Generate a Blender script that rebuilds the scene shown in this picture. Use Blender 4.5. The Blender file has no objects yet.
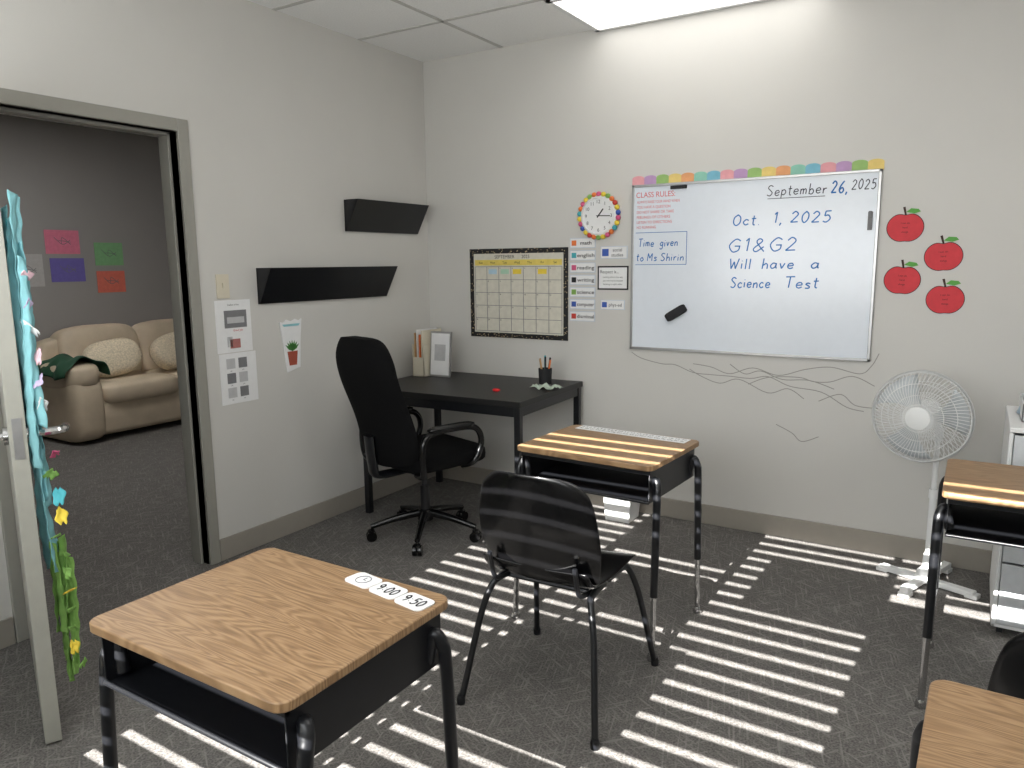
import bpy, math, random, bmesh
import numpy as np
from mathutils import Vector, Matrix
random.seed(4)
C=bpy.context.scene.collection
pi=math.pi
# ---------------------------------------------------------------- materials
def s2l(c):
    return tuple(((x/255)/12.92 if x/255<=.04045 else ((x/255+.055)/1.055)**2.4) for x in c)
MATS={}
def mat(name,rgb,rough=.6,metal=0.,var=.06,scale=30,bump=0.,spec=.5,emit=0,alpha=1,transl=0,coat=0):
    if name in MATS: return MATS[name]
    m=bpy.data.materials.new(name); m.use_nodes=True; nt=m.node_tree; b=nt.nodes['Principled BSDF']
    c=s2l(rgb)
    tc=nt.nodes.new('ShaderNodeTexCoord'); n=nt.nodes.new('ShaderNodeTexNoise'); n.inputs['Scale'].default_value=scale; n.inputs['Detail'].default_value=4
    nt.links.new(tc.outputs['Object'],n.inputs['Vector'])
    r=nt.nodes.new('ShaderNodeValToRGB')
    r.color_ramp.elements[0].position=.3; r.color_ramp.elements[1].position=.7
    r.color_ramp.elements[0].color=(*[x*(1-var) for x in c],1); r.color_ramp.elements[1].color=(*[min(1,x*(1+var)) for x in c],1)
    nt.links.new(n.outputs['Fac'],r.inputs['Fac']); nt.links.new(r.outputs['Color'],b.inputs['Base Color'])
    b.inputs['Roughness'].default_value=rough; b.inputs['Metallic'].default_value=metal; b.inputs['Specular IOR Level'].default_value=spec
    b.inputs['Coat Weight'].default_value=coat
    b.inputs['Alpha'].default_value=alpha
    if emit:
        b.inputs['Emission Color'].default_value=(*c,1); b.inputs['Emission Strength'].default_value=emit
    if bump:
        bp=nt.nodes.new('ShaderNodeBump'); bp.inputs['Strength'].default_value=bump; bp.inputs['Distance'].default_value=.004
        nt.links.new(n.outputs['Fac'],bp.inputs['Height']); nt.links.new(bp.outputs['Normal'],b.inputs['Normal'])
    if transl:
        t=nt.nodes.new('ShaderNodeBsdfTranslucent'); t.inputs['Color'].default_value=(*c,1)
        mx=nt.nodes.new('ShaderNodeMixShader'); mx.inputs['Fac'].default_value=transl
        o=nt.nodes['Material Output']
        nt.links.new(b.outputs[0],mx.inputs[1]); nt.links.new(t.outputs[0],mx.inputs[2]); nt.links.new(mx.outputs[0],o.inputs[0])
    MATS[name]=m; return m
def wood_mat():
    m=bpy.data.materials.new('oak_laminate'); m.use_nodes=True; nt=m.node_tree; b=nt.nodes['Principled BSDF']; N=nt.nodes.new; L=nt.links.new
    tc=N('ShaderNodeTexCoord'); mp=N('ShaderNodeMapping'); mp.inputs['Scale'].default_value=(1.2,9,1)
    L(tc.outputs['Object'],mp.inputs['Vector'])
    n=N('ShaderNodeTexNoise'); n.inputs['Scale'].default_value=1.5; n.inputs['Detail'].default_value=2; n.inputs['Roughness'].default_value=.4; n.inputs['Distortion'].default_value=.4
    L(mp.outputs[0],n.inputs['Vector'])
    mu=N('ShaderNodeMath'); mu.operation='MULTIPLY'; mu.inputs[1].default_value=150; L(n.outputs['Fac'],mu.inputs[0])
    si=N('ShaderNodeMath'); si.operation='SINE'; L(mu.outputs[0],si.inputs[0])
    mr=N('ShaderNodeMapRange'); mr.inputs['From Min'].default_value=-1; mr.inputs['From Max'].default_value=1; L(si.outputs[0],mr.inputs[0])
    mp2=N('ShaderNodeMapping'); mp2.inputs['Scale'].default_value=(12,260,1); L(tc.outputs['Object'],mp2.inputs['Vector'])
    n2=N('ShaderNodeTexNoise'); n2.inputs['Scale'].default_value=1; n2.inputs['Detail'].default_value=3; L(mp2.outputs[0],n2.inputs['Vector'])
    ad=N('ShaderNodeMath'); ad.operation='MULTIPLY_ADD'; ad.inputs[1].default_value=.36; L(mr.outputs[0],ad.inputs[0])
    m3=N('ShaderNodeMath'); m3.operation='MULTIPLY'; m3.inputs[1].default_value=.85; L(n2.outputs['Fac'],m3.inputs[0]); L(m3.outputs[0],ad.inputs[2])
    r=N('ShaderNodeValToRGB'); e=r.color_ramp.elements
    e[0].position=.2; e[0].color=(*s2l((108,83,57)),1); e[1].position=.85; e[1].color=(*s2l((157,127,93)),1)
    k=e.new(.5); k.color=(*s2l((136,106,74)),1)
    L(ad.outputs[0],r.inputs['Fac']); L(r.outputs['Color'],b.inputs['Base Color'])
    b.inputs['Roughness'].default_value=.45
    return m
def carpet_mat():
    m=bpy.data.materials.new('carpet_gray'); m.use_nodes=True; nt=m.node_tree; b=nt.nodes['Principled BSDF']; N=nt.nodes.new; L=nt.links.new
    tc=N('ShaderNodeTexCoord')
    n=N('ShaderNodeTexNoise'); n.inputs['Scale'].default_value=150; n.inputs['Detail'].default_value=3; L(tc.outputs['Object'],n.inputs['Vector'])
    outs=[]
    for ang,sc in ((.5,(9,95,1)),(-.85,(10,90,1)),(1.3,(8,100,1))):
        mp=N('ShaderNodeMapping'); mp.inputs['Rotation'].default_value=(0,0,ang); L(tc.outputs['Object'],mp.inputs['Vector'])
        m2=N('ShaderNodeMapping'); m2.inputs['Scale'].default_value=sc; L(mp.outputs[0],m2.inputs['Vector'])
        t=N('ShaderNodeTexNoise'); t.inputs['Scale'].default_value=1; t.inputs['Detail'].default_value=1; L(m2.outputs[0],t.inputs['Vector'])
        g=N('ShaderNodeMapRange'); g.inputs['From Min'].default_value=.58; g.inputs['From Max'].default_value=.72; L(t.outputs['Fac'],g.inputs[0]); outs.append(g)
    a=N('ShaderNodeMath'); a.operation='MAXIMUM'; L(outs[0].outputs[0],a.inputs[0]); L(outs[1].outputs[0],a.inputs[1])
    a2=N('ShaderNodeMath'); a2.operation='MAXIMUM'; L(a.outputs[0],a2.inputs[0]); L(outs[2].outputs[0],a2.inputs[1])
    r=N('ShaderNodeValToRGB'); r.color_ramp.elements[0].position=.3; r.color_ramp.elements[1].position=.7
    r.color_ramp.elements[0].color=(*s2l((78,75,73)),1); r.color_ramp.elements[1].color=(*s2l((122,119,115)),1)
    L(n.outputs['Fac'],r.inputs['Fac'])
    mx=N('ShaderNodeMix'); mx.data_type='RGBA'; mx.inputs[7].default_value=(*s2l((146,143,138)),1)
    f=N('ShaderNodeMath'); f.operation='MULTIPLY'; f.inputs[1].default_value=.5; L(a2.outputs[0],f.inputs[0])
    L(f.outputs[0],mx.inputs[0]); L(r.outputs['Color'],mx.inputs[6]); L(mx.outputs[2],b.inputs['Base Color'])
    b.inputs['Roughness'].default_value=.95; b.inputs['Specular IOR Level'].default_value=.15
    bp=N('ShaderNodeBump'); bp.inputs['Strength'].default_value=.5; bp.inputs['Distance'].default_value=.004
    L(n.outputs['Fac'],bp.inputs['Height']); L(bp.outputs['Normal'],b.inputs['Normal'])
    return m
def dots_mat():
    m=bpy.data.materials.new('black_polka_dot_border'); m.use_nodes=True; nt=m.node_tree; b=nt.nodes['Principled BSDF']; N=nt.nodes.new; L=nt.links.new
    tc=N('ShaderNodeTexCoord'); v=N('ShaderNodeTexVoronoi'); v.inputs['Scale'].default_value=75; L(tc.outputs['Object'],v.inputs['Vector'])
    r=N('ShaderNodeValToRGB'); r.color_ramp.interpolation='CONSTANT'; r.color_ramp.elements[0].color=(*s2l((215,190,150)),1); r.color_ramp.elements[1].position=.22; r.color_ramp.elements[1].color=(.008,.008,.008,1)
    L(v.outputs['Distance'],r.inputs['Fac']); L(r.outputs['Color'],b.inputs['Base Color']); return m
WOOD=wood_mat(); CARPET=carpet_mat(); DOTS=dots_mat()
WALL=mat('wall_paint_beige_gray',(202,200,195),.55,var=.015,scale=3)
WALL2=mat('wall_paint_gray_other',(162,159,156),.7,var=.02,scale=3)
BASE=mat('baseboard_taupe',(150,144,135),.5,var=.02)
FRAME=mat('door_frame_paint',(148,146,138),.4,var=.02)
DOORM=mat('door_paint',(150,149,140),.45,var=.03)
CEIL=mat('ceiling_tile_white',(238,238,236),.9,var=.05,scale=120,bump=.2)
TBAR=mat('ceiling_tbar',(190,189,185),.5)
BLACKP=mat('black_plastic',(9,9,10),.2,var=.1,spec=.45)
BLACKM=mat('black_metal',(18,19,22),.35,var=.1)
BLACKF=mat('black_fabric',(10,10,11),.9,var=.25,scale=200,bump=.3,spec=.15)
BLACKD=mat('black_laminate',(19,18,18),.45,var=.1)
CHROME=mat('chrome',(190,190,190),.15,1.)
WHITEB=mat('whiteboard_white',(222,228,236),.18,var=.01)
ALU=mat('aluminium',(170,170,170),.35,.9)
PAPER=mat('paper_white',(228,228,228),.7,var=.02)
WHITEP=mat('white_plastic',(225,226,225),.4,var=.02)
BEIGE=mat('beige_plastic',(210,202,182),.4,var=.02)
LEATHER=mat('cream_leather',(212,196,172),.5,var=.06,scale=8,bump=.2)
KNIT=mat('cream_knit',(224,210,184),.9,var=.2,scale=70,bump=.8)
TAN=mat('desk_edge_tan',(186,146,98),.5)
GREY=mat('print_gray',(120,120,122),.7); LGREY=mat('print_light_gray',(185,185,186),.7); DARK=mat('print_black',(25,25,28),.7)
def col(n,rgb,**k): return mat(n,rgb,.7,**k)
# ---------------------------------------------------------------- mesh pieces
def box(sx,sy,sz,cx=0,cy=0,cz=0):
    v=[(cx+a*sx/2,cy+b*sy/2,cz+c*sz/2) for a in(-1,1) for b in(-1,1) for c in(-1,1)]
    return v,[(0,1,3,2),(4,6,7,5),(0,4,5,1),(2,3,7,6),(0,2,6,4),(1,5,7,3)]
def bb(x0,x1,y0,y1,z0,z1): return box(x1-x0,y1-y0,z1-z0,(x0+x1)/2,(y0+y1)/2,(z0+z1)/2)
def xf(p,M):
    v,f=p; return [tuple(M@Vector(a)) for a in v],f
def rot(p,ang,ax='Z',c=(0,0,0)):
    T=Matrix.Translation(c)@Matrix.Rotation(ang,4,ax)@Matrix.Translation([-x for x in c]); return xf(p,T)
def mv(p,x,y,z): return xf(p,Matrix.Translation((x,y,z)))
def smoothpath(P,n=6):
    P=[Vector(p) for p in P]
    if len(P)<3: return P
    Q=[P[0]]+P+[P[-1]]; out=[]
    for i in range(1,len(Q)-2):
        a,b,c,d=Q[i-1:i+3]
        for k in range(n):
            t=k/n; out.append(.5*((2*b)+(-a+c)*t+(2*a-5*b+4*c-d)*t*t+(-a+3*b-3*c+d)*t**3))
    out.append(P[-1]); return out
def tube(P,r,seg=8,n=6,sm=True,closed=False,flat=1.):
    P=smoothpath(P,n) if sm else [Vector(p) for p in P]
    v=[];f=[];m=len(P)
    t0=(P[1]-P[0]).normalized(); up=Vector((0,0,1)) if abs(t0.z)<.9 else Vector((1,0,0))
    nrm=(up-t0*up.dot(t0)).normalized()
    for i,p in enumerate(P):
        if closed: t=(P[(i+1)%m]-P[i-1]).normalized()
        else: t=(P[min(i+1,m-1)]-P[max(i-1,0)]).normalized()
        nrm=(nrm-t*nrm.dot(t)).normalized(); bi=t.cross(nrm)
        rr=r(i/(m-1)) if callable(r) else r
        for k in range(seg):
            a=2*pi*k/seg; v.append(tuple(p+nrm*math.cos(a)*rr+bi*math.sin(a)*rr*flat))
    for i in range(m if closed else m-1):
        j=(i+1)%m
        for k in range(seg):
            f.append((i*seg+k,i*seg+(k+1)%seg,j*seg+(k+1)%seg,j*seg+k))
    if not closed:
        f.append(tuple(range(seg))[::-1]); f.append(tuple((m-1)*seg+k for k in range(seg)))
    return v,f
def lathe(prof,seg=32,cap=True):
    v=[];f=[];m=len(prof)
    for r,z in prof:
        for k in range(seg):
            a=2*pi*k/seg; v.append((r*math.cos(a),r*math.sin(a),z))
    for i in range(m-1):
        for k in range(seg): f.append((i*seg+k,i*seg+(k+1)%seg,(i+1)*seg+(k+1)%seg,(i+1)*seg+k))
    if cap: f.append(tuple(range(seg))[::-1]); f.append(tuple((m-1)*seg+k for k in range(seg)))
    return v,f
def cyl(r,h,cx=0,cy=0,cz=0,seg=24): return mv(lathe([(r,-h/2),(r,h/2)],seg),cx,cy,cz)
def sgp(x,e): return math.copysign(abs(x)**e,x)
def cushion(a,b,c,e1=.5,e2=.4,cx=0,cy=0,cz=0,nu=32,nv=16):
    v=[];f=[]
    for i in range(nv+1):
        p=-pi/2+pi*i/nv
        for k in range(nu):
            u=2*pi*k/nu
            v.append((cx+a*sgp(math.cos(p),e1)*sgp(math.cos(u),e2),cy+b*sgp(math.cos(p),e1)*sgp(math.sin(u),e2),cz+c*sgp(math.sin(p),e1)))
    for i in range(nv):
        for k in range(nu): f.append((i*nu+k,i*nu+(k+1)%nu,(i+1)*nu+(k+1)%nu,(i+1)*nu+k))
    return v,f
def surf(fn,nu,nv):
    v=[fn(-1+2*i/nu,j/nv) for j in range(nv+1) for i in range(nu+1)]
    f=[(j*(nu+1)+i,j*(nu+1)+i+1,(j+1)*(nu+1)+i+1,(j+1)*(nu+1)+i) for j in range(nv) for i in range(nu)]
    return v,f
def prism(poly,h):
    n=len(poly); v=[(x,0,z) for x,z in poly]+[(x,-h,z) for x,z in poly]
    f=[tuple(range(n)),tuple(range(n,2*n))[::-1]]+[(i,i+n,(i+1)%n+n,(i+1)%n) for i in range(n)]
    return v,f
def rrect(w,h,r,n=5):
    P=[]
    for cx,cz,a0 in((w/2-r,h/2-r,0),(-w/2+r,h/2-r,90),(-w/2+r,-h/2+r,180),(w/2-r,-h/2+r,270)):
        for k in range(n+1):
            a=math.radians(a0+90*k/n); P.append((cx+r*math.cos(a),cz+r*math.sin(a)))
    return P
def ob(name,parts,m,parent=None,loc=(0,0,0),rz=0,smooth=40,bevel=0,solid=0,sub=0,label=None,cat=None,group=None,kind=None,rotm=None):
    V=[];F=[]
    if isinstance(parts,tuple): parts=[parts]
    for v,f in parts:
        o=len(V); V+=v; F+=[tuple(i+o for i in q) for q in f]
    me=bpy.data.meshes.new(name); me.from_pydata(V,[],F); me.validate()
    bm=bmesh.new(); bm.from_mesh(me); bmesh.ops.recalc_face_normals(bm,faces=bm.faces); bm.to_mesh(me); bm.free()
    if smooth:
        me.shade_smooth(); me.set_sharp_from_angle(angle=math.radians(smooth))
    me.materials.append(m)
    o=bpy.data.objects.new(name,me); C.objects.link(o); o.location=loc; o.rotation_euler=(0,0,rz)
    if rotm: o.rotation_euler=rotm
    if parent: o.parent=parent
    if solid: q=o.modifiers.new('s','SOLIDIFY'); q.thickness=solid; q.offset=0
    if sub: q=o.modifiers.new('ss','SUBSURF'); q.levels=sub; q.render_levels=sub
    if bevel: q=o.modifiers.new('b','BEVEL'); q.width=bevel; q.segments=3; q.limit_method='ANGLE'
    tag(o,label,cat,group,kind); return o
def tag(o,label=None,cat=None,group=None,kind=None):
    if label:o['label']=label
    if cat:o['category']=cat
    if group:o['group']=group
    if kind:o['kind']=kind
def empty(name,loc,label,cat,rz=0,group=None):
    o=bpy.data.objects.new(name,None); o.empty_display_size=.05; C.objects.link(o); o.location=loc; o.rotation_euler=(0,0,rz); tag(o,label,cat,group); return o
def text(s,m,parent,x,z,h,width=None,off=.003,shear=0,flat=False,name='lettering',rz=0,thick=0):
    cu=bpy.data.curves.new('t','FONT'); cu.body=s; cu.size=h/.69; cu.shear=shear; cu.align_x='LEFT'; cu.offset=thick
    to=bpy.data.objects.new('t',cu); C.objects.link(to); bpy.context.view_layer.update()
    dg=bpy.context.evaluated_depsgraph_get(); me=bpy.data.meshes.new_from_object(to.evaluated_get(dg)); bpy.data.objects.remove(to)
    vs=np.array([v.co[:] for v in me.vertices])
    if len(vs)==0: return
    w=vs[:,0].max()-vs[:,0].min(); mn=vs[:,0].min(); sx=(width/w) if width else 1
    for v in me.vertices: v.co=((v.co.x-mn)*sx-w*sx/2,v.co.y-h/2,0)
    me.materials.append(m); o=bpy.data.objects.new(name,me); C.objects.link(o); o.parent=parent
    if flat: o.location=(x,z,off); o.rotation_euler=(0,0,rz)
    else: o.location=(x,-off,z); o.rotation_euler=(pi/2,rz,0)
    return o
# handwriting stroke font
GL={'a':(.52,[[(.4,.42),(.2,.5),(.03,.25),(.15,0),(.36,.12),(.42,.5)],[(.42,.5),(.42,.12),(.5,0)]]),
'b':(.48,[[(.05,1),(.05,0)],[(.05,.05),(.3,.0),(.42,.25),(.25,.5),(.05,.32)]]),
'c':(.46,[[(.4,.42),(.2,.5),(.03,.25),(.2,0),(.42,.1)]]),
'e':(.46,[[(.04,.25),(.4,.3),(.3,.5),(.08,.42),(.05,.15),(.22,0),(.42,.1)]]),
'g':(.5,[[(.4,.42),(.2,.5),(.04,.25),(.2,.05),(.4,.2)],[(.42,.5),(.41,.1),(.38,-.28),(.2,-.38),(.03,-.25)]]),
'h':(.46,[[(.05,1),(.05,0)],[(.05,.3),(.25,.5),(.38,.38),(.4,0)]]),
'i':(.18,[[(.06,.5),(.07,0)],[(.05,.72),(.07,.77)]]),
'l':(.18,[[(.06,1),(.08,0)]]),
'm':(.62,[[(.04,.5),(.05,0)],[(.05,.35),(.2,.5),(.28,.35),(.28,0)],[(.28,.35),(.43,.5),(.52,.35),(.53,0)]]),
'n':(.46,[[(.05,.5),(.05,0)],[(.05,.3),(.25,.5),(.38,.38),(.4,0)]]),
'o':(.46,[[(.22,.5),(.03,.28),(.2,0),(.4,.22),(.25,.5),(.2,.5)]]),
'p':(.48,[[(.05,.5),(.05,-.35)],[(.05,.35),(.25,.5),(.42,.25),(.25,0),(.05,.1)]]),
'r':(.36,[[(.05,.5),(.06,0)],[(.06,.3),(.18,.46),(.33,.46)]]),
's':(.4,[[(.35,.42),(.18,.5),(.06,.38),(.3,.2),(.28,.04),(.04,.03)]]),
't':(.36,[[(.15,.9),(.15,.12),(.3,0)],[(0,.6),(.32,.62)]]),
'v':(.42,[[(.02,.5),(.18,0)],[(.18,0),(.36,.5)]]),
'S':(.58,[[(.5,.88),(.25,1),(.06,.78),(.28,.53),(.48,.28),(.3,0),(.03,.1)]]),
'G':(.64,[[(.55,.85),(.3,1),(.03,.5),(.25,0),(.52,.12),(.55,.45)],[(.58,.45),(.3,.45)]]),
'W':(.8,[[(0,1),(.17,0)],[(.17,0),(.35,.7)],[(.35,.7),(.52,0)],[(.52,0),(.72,1)]]),
'T':(.62,[[(0,1),(.6,1.02)],[(.3,1),(.29,0)]]),
'M':(.7,[[(.02,0),(.05,1)],[(.05,1),(.3,.35)],[(.3,.35),(.56,1)],[(.56,1),(.6,0)]]),
'O':(.62,[[(.3,1),(.06,.75),(.06,.25),(.28,0),(.52,.25),(.52,.75),(.32,1),(.25,.98)]]),
'0':(.5,[[(.22,1),(.04,.7),(.05,.25),(.22,0),(.4,.3),(.4,.75),(.24,1),(.2,1)]]),
'1':(.3,[[(.05,.78),(.18,1)],[(.18,1),(.19,0)]]),
'2':(.54,[[(.04,.78),(.22,1),(.42,.75),(.22,.32),(.03,.02)],[(.03,.02),(.48,.04)]]),
'5':(.5,[[(.42,1),(.1,.99)],[(.1,.99),(.08,.56)],[(.08,.56),(.3,.62),(.44,.3),(.25,0),(.03,.08)]]),
'6':(.5,[[(.38,1),(.12,.6),(.04,.25),(.22,0),(.42,.2),(.28,.45),(.07,.28)]]),
'9':(.5,[[(.4,.75),(.22,1),(.04,.75),(.2,.5),(.4,.72)],[(.41,.8),(.4,.4),(.28,0)]]),
':':(.2,[[(.08,.2),(.1,.24)],[(.08,.62),(.1,.66)]]),
'&':(.66,[[(.58,0),(.15,.72),(.25,1),(.4,.8),(.05,.25),(.2,0),(.52,.38)]]),
',':(.2,[[(.09,.08),(.03,-.18)]]),'.':(.2,[[(.06,.03),(.09,.05)]])}
HR=random.Random(7)
def hand(s,m,parent,x0,x1,z,h,off=.0142,r=.0024,flat=False,jit=.05,slant=.12):
    adv=0; words=[]; cur=[]
    for ch in s:
        if ch==' ':
            if cur: words.append(cur); cur=[]
            adv+=.34; continue
        wd,st=GL[ch]; j=HR.uniform(-jit,jit); cur.append((adv,j,st)); adv+=wd+.14
    if cur: words.append(cur)
    k=(x1-x0)/(adv-.14)
    for wrd in words:
        ps=[]
        for a,j,st in wrd:
            for P in st:
                pts=[(x0+(a+px+slant*pz)*k,0,z+(pz+j)*h) for px,pz in P]
                v,f=tube(pts,r,seg=6,n=4)
                if flat: ps.append(([(q[0],q[2],off+q[1]*.15) for q in v],f))
                else: ps.append(([(q[0],-off+q[1]*.15,q[2]) for q in v],f))
        ob('lettering',ps,m,parent=parent)
def copy_thing(root,loc,rz,label=None):
    def cp(o,par):
        n=o.copy(); C.objects.link(n)
        if par is not None: n.parent=par
        for c in list(o.children): cp(c,n)
        return n
    n=cp(root,None); n.location=loc; n.rotation_euler=(0,0,rz)
    if label:n['label']=label
    return n
# ---------------------------------------------------------------- camera
p=[3.0907,-3.9526,1.4418,31.8337,9.1927,-.5888,747.79]
y_,pt,rl=[math.radians(a) for a in p[3:6]]
Fv=Vector((-math.sin(y_)*math.cos(pt),math.cos(y_)*math.cos(pt),-math.sin(pt))); R0=Vector((math.cos(y_),math.sin(y_),0)); U0=R0.cross(Fv)
Rv=math.cos(rl)*R0+math.sin(rl)*U0; Uv=-math.sin(rl)*R0+math.cos(rl)*U0
cam=bpy.data.cameras.new('camera'); cam.sensor_width=36; cam.lens=p[6]/1024*36; cam.clip_start=.02
co=bpy.data.objects.new('camera',cam); C.objects.link(co)
M=Matrix.Identity(4)
for i in range(3): M[i][0]=Rv[i]; M[i][1]=Uv[i]; M[i][2]=-Fv[i]; M[i][3]=p[i]
co.matrix_world=M; bpy.context.scene.camera=co
# ---------------------------------------------------------------- room shell
H=2.7; YF=-4.3; XR=4.3; XO=-3.9; YO=2.2
S=dict(kind='structure')
ob('floor',bb(XO-.1,XR+.1,YF-.1,YO+.1,-.05,0),CARPET,smooth=0,**S)
ob('ceiling',bb(XO-.1,XR+.1,YF-.1,YO+.1,H,H+.05),CEIL,smooth=0,**S)
bars=[]
for k in range(-1,8):
    x=.59+.61*k
    if 0<x<XR: bars.append(bb(x-.012,x+.012,YF,0,H-.003,H+.002))
for k in range(0,7):
    y=-.58-.61*k
    if y>YF: bars.append(bb(0,XR,y-.012,y+.012,H-.003,H+.002))
for k in range(7):
    x=-.12-.61*k-.3
    if x>XO: bars.append(bb(x-.012,x+.012,YF,YO,H-.003,H+.002))
for k in range(11):
    y=YO-.4-.61*k
    if y>YF: bars.append(bb(XO,-.12,y-.012,y+.012,H-.003,H+.002))
ob('trim_1',bars,TBAR,smooth=0,**S)
DY0,DY1=-2.61,-1.79; DH=2.035
ob('wall_left',[bb(-.12,0,DY1,YO,0,H),bb(-.12,0,YF,DY0,0,H),bb(-.12,0,DY0,DY1,DH,H)],WALL,smooth=0,**S)
ob('wall_back',bb(0,XR+.1,0,.1,0,H),WALL,smooth=0,**S)
ob('wall_right',bb(XR,XR+.1,YF,0,0,H),WALL,smooth=0,**S)
WX0=.86
ob('wall_front',[bb(XO-.1,WX0,YF-.1,YF,0,H),bb(WX0,1.5,YF-.1,YF,0,.3),bb(1.5,2.76,YF-.1,YF,0,.85),bb(WX0,3.9,YF-.1,YF,2.67,H),bb(2.76,3.9,YF-.1,YF,0,2.25),bb(3.9,XR,YF-.1,YF,0,H)],WALL,smooth=0,**S)
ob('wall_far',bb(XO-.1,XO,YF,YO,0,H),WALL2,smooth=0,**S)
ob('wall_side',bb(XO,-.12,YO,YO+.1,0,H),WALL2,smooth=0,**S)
bt=.012
ob('baseboard_left',[bb(0,bt,DY1+.06,0,0,.11),bb(0,bt,YF,DY0-.06,0,.11)],BASE,smooth=0,bevel=.003,**S)
ob('baseboard_back',bb(bt,XR,-bt,0,0,.11),BASE,smooth=0,bevel=.003,**S)
ob('baseboard_far',bb(XO,XO+bt,YF,YO,0,.11),BASE,smooth=0,**S)
fw=.055
ob('trim_2',[bb(-.135,.015,DY1,DY1+fw,0,DH+fw),bb(-.135,.015,DY0-fw,DY0,0,DH+fw),bb(-.135,.015,DY0,DY1,DH,DH+fw),
             bb(-.10,-.045,DY1-.015,DY1,0,DH),bb(-.10,-.045,DY0,DY0+.015,0,DH),bb(-.10,-.045,DY0,DY1,DH-.015,DH)],FRAME,smooth=0,bevel=.003,**S)
hx,hy=.03,-2.605; ex,ey=.79,-2.925
ang=math.atan2(ey-hy,ex-hx); LW=math.hypot(ex-hx,ey-hy)
door=ob('door_1',bb(0,LW,-.022,.022,.008,DH-.01),DOORM,loc=(hx,hy,0),rz=ang,smooth=0,bevel=.002,**S)
for sgn in(1,-1):
    ob('handle',[mv(rot(cyl(.027,.012),pi/2,'X'),LW-.065,sgn*.028,.96),
        tube([(LW-.065,sgn*.03,.96),(LW-.065,sgn*.085,.96),(LW-.08,sgn*.12,.96),(LW-.15,sgn*.13,.955)],.012)],CHROME,parent=door)
ob('latch_plate',bb(LW,LW+.002,-.012,.012,.9,1.02),ALU,parent=door,smooth=0)
# paper streamers hanging on the door
TEAL=mat('teal_crepe',(150,208,214),.8,var=.15,scale=25,transl=.3); PINK=col('pink_paper',(206,90,130)); GREENP=mat('green_crepe',(150,196,105),.8,var=.25,scale=25,transl=.3)
YEL=col('yellow_paper',(232,205,70)); LILAC=col('lilac_paper',(200,185,215)); ORG=col('orange_paper',(225,120,60)); TEAL2=col('deep_teal_paper',(70,165,175)); PALEP=col('pale_pink_paper',(228,190,198))
def fringe(m,z0,z1,n,out,label,seed,spread=.022):
    R=random.Random(seed); parts=[]
    for k in range(n):
        zt=z0-R.uniform(0,.3)*(z0-z1); zb=z1+R.uniform(0,.5)*(z0-z1); ph=R.uniform(0,6); o0=out+R.uniform(-spread,spread); al=LW-.015-R.uniform(0,.12); w=R.uniform(.012,.024)
        f1=R.uniform(3,7); f2=R.uniform(5,9); tb=R.uniform(0,3)
        def fn(u,v):
            z=zt+(zb-zt)*v; tw=tb+math.sin(z*f1+ph)*.9
            return (al+.010*math.sin(z*f1+ph)+u*w*math.sin(tw), o0+.010*math.sin(z*f2+ph)+u*w*.7*math.cos(tw)+.002*math.sin(z*90+u*2), z+.006*u)
        parts.append(surf(fn,3,60))
    return ob('paper_streamer',parts,m,loc=(hx,hy,0),rz=ang,solid=.0008,label=label,cat='decoration',kind='stuff')
fringe(TEAL,1.66,.50,14,.048,'pale teal crepe paper streamers hanging on the open door',1,.015)
fringe(TEAL2,1.64,1.15,3,.04,'dark teal crepe paper streamers hanging on the open door',2,.008)
fringe(GREENP,.66,.10,9,.07,'green crepe paper streamers hanging low on the open door',3,.018)
R=random.Random(11)
zs=[1.42,1.34,1.27,1.19,1.12,1.05,.90,.84,.77,.71,.65,.59,.53,.47,.41,.35,.29,.23]
for i,z in enumerate(zs):
    m=([PALEP,LILAC,PAPER] if z>1.0 else [PINK,GREENP,TEAL2,YEL,GREENP,PINK] if z>.6 else [GREENP,YEL,GREENP])[i%3 if not(.6<z<=1.0) else i%6]
    o_=(.068 if z>1 else .075 if z>.6 else .09)+R.uniform(-.01,.01); a1,a2,a3=R.uniform(-.5,.5),R.uniform(-.8,.8),R.uniform(-1,1); sz=R.uniform(.011,.019); q1=R.uniform(0,6)
    pc_=surf(lambda u,v:((v-.5)*.9*sz,u*sz*(1-.5*abs(2*v-1)**2)+.003*math.sin(9*v+q1),(v-.5)*2.6*sz+.006*math.sin(u*4+q1)),8,8)
    cx,cy=LW-.015,o_
    ob('paper_piece',pc_,m,loc=(hx+math.cos(ang)*cx-math.sin(ang)*cy,hy+math.sin(ang)*cx+math.cos(ang)*cy,z),rotm=(a1,a2,ang+a3),solid=.0012,label='small crumpled coloured paper cutout stuck on the door streamers',cat='paper cutout',group='paper cutouts on the door')
# windows behind the viewer with slatted blinds
ob('window_1',[bb(WX0-.02,WX0+.02,YF-.08,YF-.02,.3,2.67),bb(1.48,1.52,YF-.08,YF-.02,.3,2.67),bb(2.74,2.78,YF-.08,YF-.02,.85,2.67),bb(WX0,3.9,YF-.08,YF-.02,2.65,2.68)],ALU,smooth=0,**S)
SLAT=mat('blind_slat_white',(225,222,212),.6,transl=.25)
slats=[];zz=.31
while zz<2.66:
    x0=WX0+.01; x1=1.5 if zz<.86 else (2.76 if zz<2.25 else 3.88)
    slats.append(rot(box(x1-x0,.002,.066,(x0+x1)/2,YF+.04,zz),.35,'X',(0,YF+.04,zz))); zz+=.0685
ob('window_blind',slats,SLAT,smooth=0,label='white horizontal slatted blind over the windows',cat='blind')
ob('sun_blocker',bb(1.55,2.20,YF-.05,YF-.045,1.40,1.765),PAPER,smooth=0,label='added sheet in the window blocking sun from the near desk',cat='blocker')  # unseen sheet, added to keep sun stripes off the near desktop
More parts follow.
